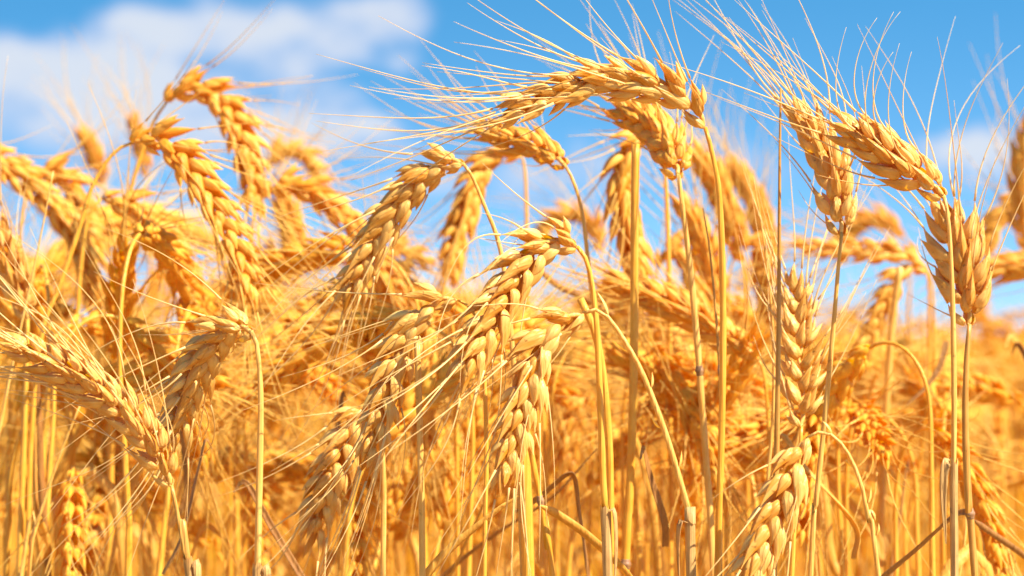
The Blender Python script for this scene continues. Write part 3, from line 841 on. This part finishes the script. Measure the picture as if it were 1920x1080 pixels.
leaf_thing('long brown leaf slanting across behind the thick yellow straw', [(1120, 840), (1040, 930), (950, 990), (880, 1040), (810, 1100)], 1.22, .03, 1.7, M_LEAFB, .3, .8)
leaf_thing('thin brown leaf drooping near the frame edge below the brown-stemmed ear', [(1826, 975), (1860, 1000), (1910, 1035), (1960, 1075)], 1.16, .05, 1.6, M_LEAFB, .5, .9)
leaf_thing('faint tan leaf reaching across behind the shaggy ear stem', [(990, 480), (1040, 530), (1100, 560), (1150, 590)], 1.3, .03, 1.8, M_LEAFB, .5, .5)

leaf_thing('broad yellow leaf slanting up at the lowest corner under the combed-out awns', [(250, 640), (190, 740), (120, 880), (60, 1010), (20, 1120)], 1.32, .02, 3.4, M_LEAF, .5, .7)
leaf_thing('yellow leaf folded over beneath the low slanting ear', [(330, 860), (300, 840), (262, 880), (232, 960), (205, 1090)], 1.3, .02, 3.0, M_LEAF, .6, 1.0)
leaf_thing('narrow dark leaf hanging at the frame edge under the combed-out awns', [(72, 700), (76, 790), (78, 900), (84, 1000), (92, 1110)], 1.22, .02, 1.9, M_LEAFB, .3, 1.6)
leaf_thing('pale curled leaf tip beside the straight stem of the crossing drooping ear', [(420, 1010), (392, 985), (372, 1010), (355, 1070), (350, 1120)], 1.28, .02, 2.0, M_LEAF, .6, 1.6)
leaf_thing('tan torn leaf slanting behind the stem of the walking-stick ear', [(1180, 790), (1205, 860), (1225, 960), (1235, 1090)], 1.25, .02, 2.2, M_LEAF, .6, 1.2)
leaf_thing('thin tan leaf arching behind the curled-awn stem', [(1700, 760), (1735, 730), (1762, 690), (1775, 640)], 1.35, .02, 1.9, M_LEAFB, .6, .8)

# ------------------------------------------------------------------ field stalks: templates
def template(seed, detail, height=0.8):
    """a whole stalk in its own coordinates (base at the origin): arrays for stem, ear, beard, leaves; also ear middle and top height."""
    r = np.random.default_rng(seed)
    nod = math.radians([25, 60, 95, 120, 140, 150, 110, 80, 130, 45, 155, 100][seed % 12] + r.uniform(-10, 10))
    L = .085 + r.uniform(-.01, .02)
    # curvature along the neck and ear
    ts = np.linspace(0, 1, 60)
    ang = np.where(ts < .45, (ts / .45) ** 2 * nod * .75, nod * .75 + (ts - .45) / .55 * nod * .35)
    seg = (.07 + L) / 59
    x = np.concatenate([[0], np.cumsum(np.sin(ang[:-1]) * seg)]); z = np.concatenate([[0], np.cumsum(np.cos(ang[:-1]) * seg)])
    z += height - z.max()
    arc = np.stack([x, r.uniform(-.1, .1) * x, z], 1)
    ne = int(60 * .07 / (.07 + L))
    E = arc[ne:]; neck = arc[:ne + 1]
    bow = r.uniform(-.02, .02)
    zz_ = np.linspace(0, neck[0][2], 12)[:-1]
    low = np.stack([neck[0][0] + bow * np.sin(zz_ / neck[0][2] * math.pi) , .6 * bow * np.sin(zz_ / neck[0][2] * math.pi * 1.3), zz_], 1)
    S = np.vstack([low, neck])
    rr = np.interp(S[:, 2] / height, [0, .8, .9, 1], [.0023, .0018, .0013, .0009])
    if detail == 1: S = S[np.unique(np.linspace(0, len(S) - 1, 14).astype(int))]; rr = np.interp(S[:, 2] / height, [0, .8, 1], [.0021, .0018, .0012])
    st = MB(); tube(st, S, rr, 8 if detail > 1 else 4, cap=False)
    ea, be, le = MB(), MB(), MB()
    lays = ear_layout(E, r.uniform(.1, 1.3), (.0058 if detail > 1 else .0085), 1.0 if detail > 1 else 1.35, r, 1.1)
    tpl = SP2 if detail > 1 else SP1
    for ly in lays:
        (v, f4, f3), roots = tpl[int(r.integers(len(tpl)))]
        ea.add(v @ (ly[0] * ly[1]).T + ly[2], f4, f3)
        for q, rt in enumerate(roots[:2] if detail > 1 else roots[:1]):
            p0, d0, d1, LL = awn_dirs(ly, rt, q, r, dict(spread=.5, len=(45, 80)))
            m = 7 if detail > 1 else 3
            tube_lite(be, awn_curve(p0, d0, d1, LL, r, m), np.linspace(.00044, .00012, m), 3)
    for k in range(3 if detail > 1 else 1):
        h0 = height * r.uniform(.55, .88); a = r.uniform(0, 6.28); ln = r.uniform(.10, .2)
        p0 = np.array([np.interp(h0, S[:, 2][:12] if detail == 1 else S[:, 2], S[:, 0][:12] if detail == 1 else S[:, 0]), 0, h0])
        dr = np.array([math.cos(a), math.sin(a), 0])
        pts = np.array([p0, p0 + dr * ln * .10 + [0, 0, ln * .12], p0 + dr * ln * .20 + [0, 0, ln * .0], p0 + dr * ln * .24 - [0, 0, ln * .45], p0 + dr * ln * .2 - [0, 0, ln * 1.0]])
        m = 16 if detail > 1 else 6
        ribbon(le, catmull(pts, m), .0036 * np.linspace(1, .2, m), r.uniform(0, 3), r.uniform(-2, 2), .4)
    return dict(stem=st.arrays(), ear=ea.arrays(), beard=be.arrays(), leaf=le.arrays(), mid=E[len(E) // 2], top=height, nod=math.degrees(nod))

# ------------------------------------------------------------------ field stalks: up to d = 2.2 m one by one
LAND = [(h['short'], np.mean(np.array(h['ear'])[:, 0]), np.mean(np.array(h['ear'])[:, 1])) for h in H if 'short' in h]
def describe(px, py, d, nod, scale):
    blur = 'soft-edged' if d < 1.5 else 'blurred' if d < 1.9 else 'smeared'
    pose = 'upright' if nod < 50 else 'leaning' if nod < 85 else 'nodding' if nod < 120 else 'hanging'
    nm, lx, ly = min(LAND, key=lambda q: (q[1] - px) ** 2 + (q[2] - py) ** 2)
    dx, dy = px - lx, py - ly
    if dx * dx + dy * dy < 70 ** 2: rel = 'straight behind'
    elif abs(dy) > abs(dx) * 1.2: rel = ('well above' if dy < -170 else 'just above') if dy < 0 else ('well below' if dy > 190 else 'just below')
    else: rel = ('beside' if abs(dx) < 150 else 'well beside') + (' and above' if dy < -50 else ' and below' if dy > 50 else '')
    return f'{blur} wheat stalk with {pose} ear {rel} {nm}'

SKYX = [0, 200, 450, 520, 640, 720, 900, 1060, 1150, 1300, 1440, 1520, 1740, 1780, 1920]
SKYY = [410, 400, 420, 450, 500, 540, 560, 590, 530, 540, 560, 620, 650, 690, 690]
TP = []
for s in range(12):
    t = template(s, 2)
    t['me'] = [make_mesh('stem', *t['stem'], M_STEM), make_mesh('ear', *t['ear'], M_HUSKB), make_mesh('beard', *t['beard'], M_AWNG), make_mesh('leaf', *t['leaf'], M_LEAF)]
    TP.append(t)
rl = np.random.default_rng(77)
for k in range(22):
    px, py, d = rl.uniform(0, 1920), rl.uniform(640, 960), rl.uniform(1.13, 1.5)
    ln = rl.uniform(150, 330); a = rl.uniform(-.75, .75); bend = rl.uniform(-60, 60)
    P = [(px, py), (px + math.sin(a) * ln * .12, py - 18), (px + math.sin(a) * ln * .35 + bend * .3, py + ln * .2), (px + math.sin(a) * ln * .8 + bend, py + ln * .7), (px + math.sin(a) * ln + bend * .6, py + ln)]
    dark = rl.random() < .35
    look = ('dark brown' if dark else 'straw-coloured') + (' narrow' if k % 3 == 0 else ' broad' if k % 3 == 1 else ' twisted')
    w = {0: 1.2, 1: 2.6, 2: 1.8}[k % 3]
    where = describe(px + math.sin(a) * ln * .5, py + ln * .4, d, 0, 1).split(' ear ', 1)[1]
    leaf_thing(f'{look} dry leaf {where}', P, d, rl.uniform(-.03, .03), w, M_LEAFB if dark else M_LEAF, rl.uniform(0, 3), rl.uniform(-2.5, 2.5))
protos = {}
FIELD_GROUP = 'blurred wheat stalks standing in the field'
count = 0
r = np.random.default_rng(42)
N_IND = 235
for k in range(N_IND):
    d = 1.23 + (2.7 - 1.23) * (k / N_IND) ** 1.1
    px = r.uniform(-60, 1980)
    lim = np.interp(px, SKYX, SKYY)
    py = lim + (900 - lim) * r.random() ** 1.3
    ti = int(r.integers(len(TP))); t = TP[ti]
    top = px2w(px, py, d)
    sc = top[2] / t['top']
    rz = r.uniform(0, 6.283)
    if ti in protos:
        src = protos[ti]
        root = src.copy(); COL.objects.link(root)
        for ch in src.children:
            c = ch.copy(); COL.objects.link(c); c.parent = root
    else:
        root = empty('wheat_stalk', (0, 0, 0))
        for nm, me in zip(('stem', 'ear', 'beard', 'leaf'), t['me']): obj(nm, me, root)
        protos[ti] = root
        bpy.context.view_layer.update()
    s1 = 0.55 * sc + 0.45   # a short stalk keeps nearly its full ear
    root.scale = (s1, s1, sc)
    root.rotation_euler = (0, 0, rz)
    ca, sa = math.cos(rz), math.sin(rz)
    mx, my = t['mid'][0] * s1, t['mid'][1] * s1
    off = np.array([ca * mx - sa * my, sa * mx + ca * my, 0])
    root.location = (top[0] - off[0], top[1] - off[1], 0)
    ex, ey, _ = w2px(np.array([top[0], top[1], t['mid'][2] * sc]))
    tag(root, describe(ex, ey, d, t['nod'], sc), 'wheat', FIELD_GROUP)

# ------------------------------------------------------------------ the rest of the field, one mass
def field():
    r = np.random.default_rng(9)
    T1 = [template(50 + s, 1) for s in range(12)]
    packs = []
    for t in T1:
        vs, q4, q3, mi4, mi3, n = [], [], [], [], [], 0
        for slot, key in enumerate(('stem', 'ear', 'beard', 'leaf')):
            v, f4, f3 = t[key]
            vs.append(v); q4.append(f4 + n); q3.append(f3 + n); mi4.append(np.full(len(f4), slot)); mi3.append(np.full(len(f3), slot)); n += len(v)
        packs.append((np.vstack(vs), np.vstack(q4), np.vstack(q3), np.concatenate(mi4), np.concatenate(mi3)))
    V, F4, F3, I4, I3, n = [], [], [], [], [], 0
    bands = [(2.5, 4, 700), (4, 7, 900), (7, 12, 900), (12, 22, 900)]
    for d0, d1, cnt in bands:
        dd = np.sqrt(r.uniform(d0 ** 2, d1 ** 2, cnt))
        uu = r.uniform(-1.35, 1.35, cnt)
        for d, u in zip(dd, uu):
            v, f4, f3, i4, i3 = packs[int(r.integers(len(packs)))]
            a = r.uniform(0, 6.283); ca, sa = math.cos(a), math.sin(a)
            w_ = 1.0 if d < 7 else 1.7 if d < 12 else 2.6
            top = .842 + (.018 if d < 4.5 else 0) + r.normal() * (.036 if d < 5 else .028) - (.045 if u > .62 else .02)
            sz = top / .8
            Rm = np.array([[ca * w_, -sa * w_, 0], [sa * w_, ca * w_, 0], [0, 0, sz]])
            V.append((v @ Rm.T + np.array([u * .212 * d, d, 0])).astype(np.float32))
            F4.append(f4 + n); F3.append(f3 + n); I4.append(i4); I3.append(i3); n += len(v)
    # beyond that the canopy closes into one rough golden surface
    gx = np.linspace(-1, 1, 121); gy = np.linspace(0, 1, 90) ** 2
    Yg = 18 + gy * 280
    X = gx[None, :] * (Yg[:, None] * .9 + 6); Y = np.repeat(Yg[:, None], len(gx), 1)
    Z = .80 + r.normal(size=X.shape) * .03
    v = np.stack([X, Y, Z], -1).reshape(-1, 3).astype(np.float32)
    i = np.arange(len(gy) - 1)[:, None] * len(gx); j = np.arange(len(gx) - 1)[None]
    f = np.stack([i + j, i + j + 1, i + len(gx) + 1 + j, i + len(gx) + j], -1).reshape(-1, 4)
    V.append(v); F4.append(f + n); I4.append(np.full(len(f), 1)); n += len(v)
    me = make_mesh('distant_wheat', np.vstack(V), np.vstack(F4), np.vstack(F3), M_STEMF)
    for m in (M_HUSKB, M_AWNG, M_LEAF): me.materials.append(m)
    me.polygons.foreach_set('material_index', np.concatenate(I4 + I3).astype(np.int32))
    o = obj('distant_wheat', me)
    tag(o, 'blurred golden mass of ripe wheat filling the field behind', kind='stuff')
    print('field verts', n)
field()
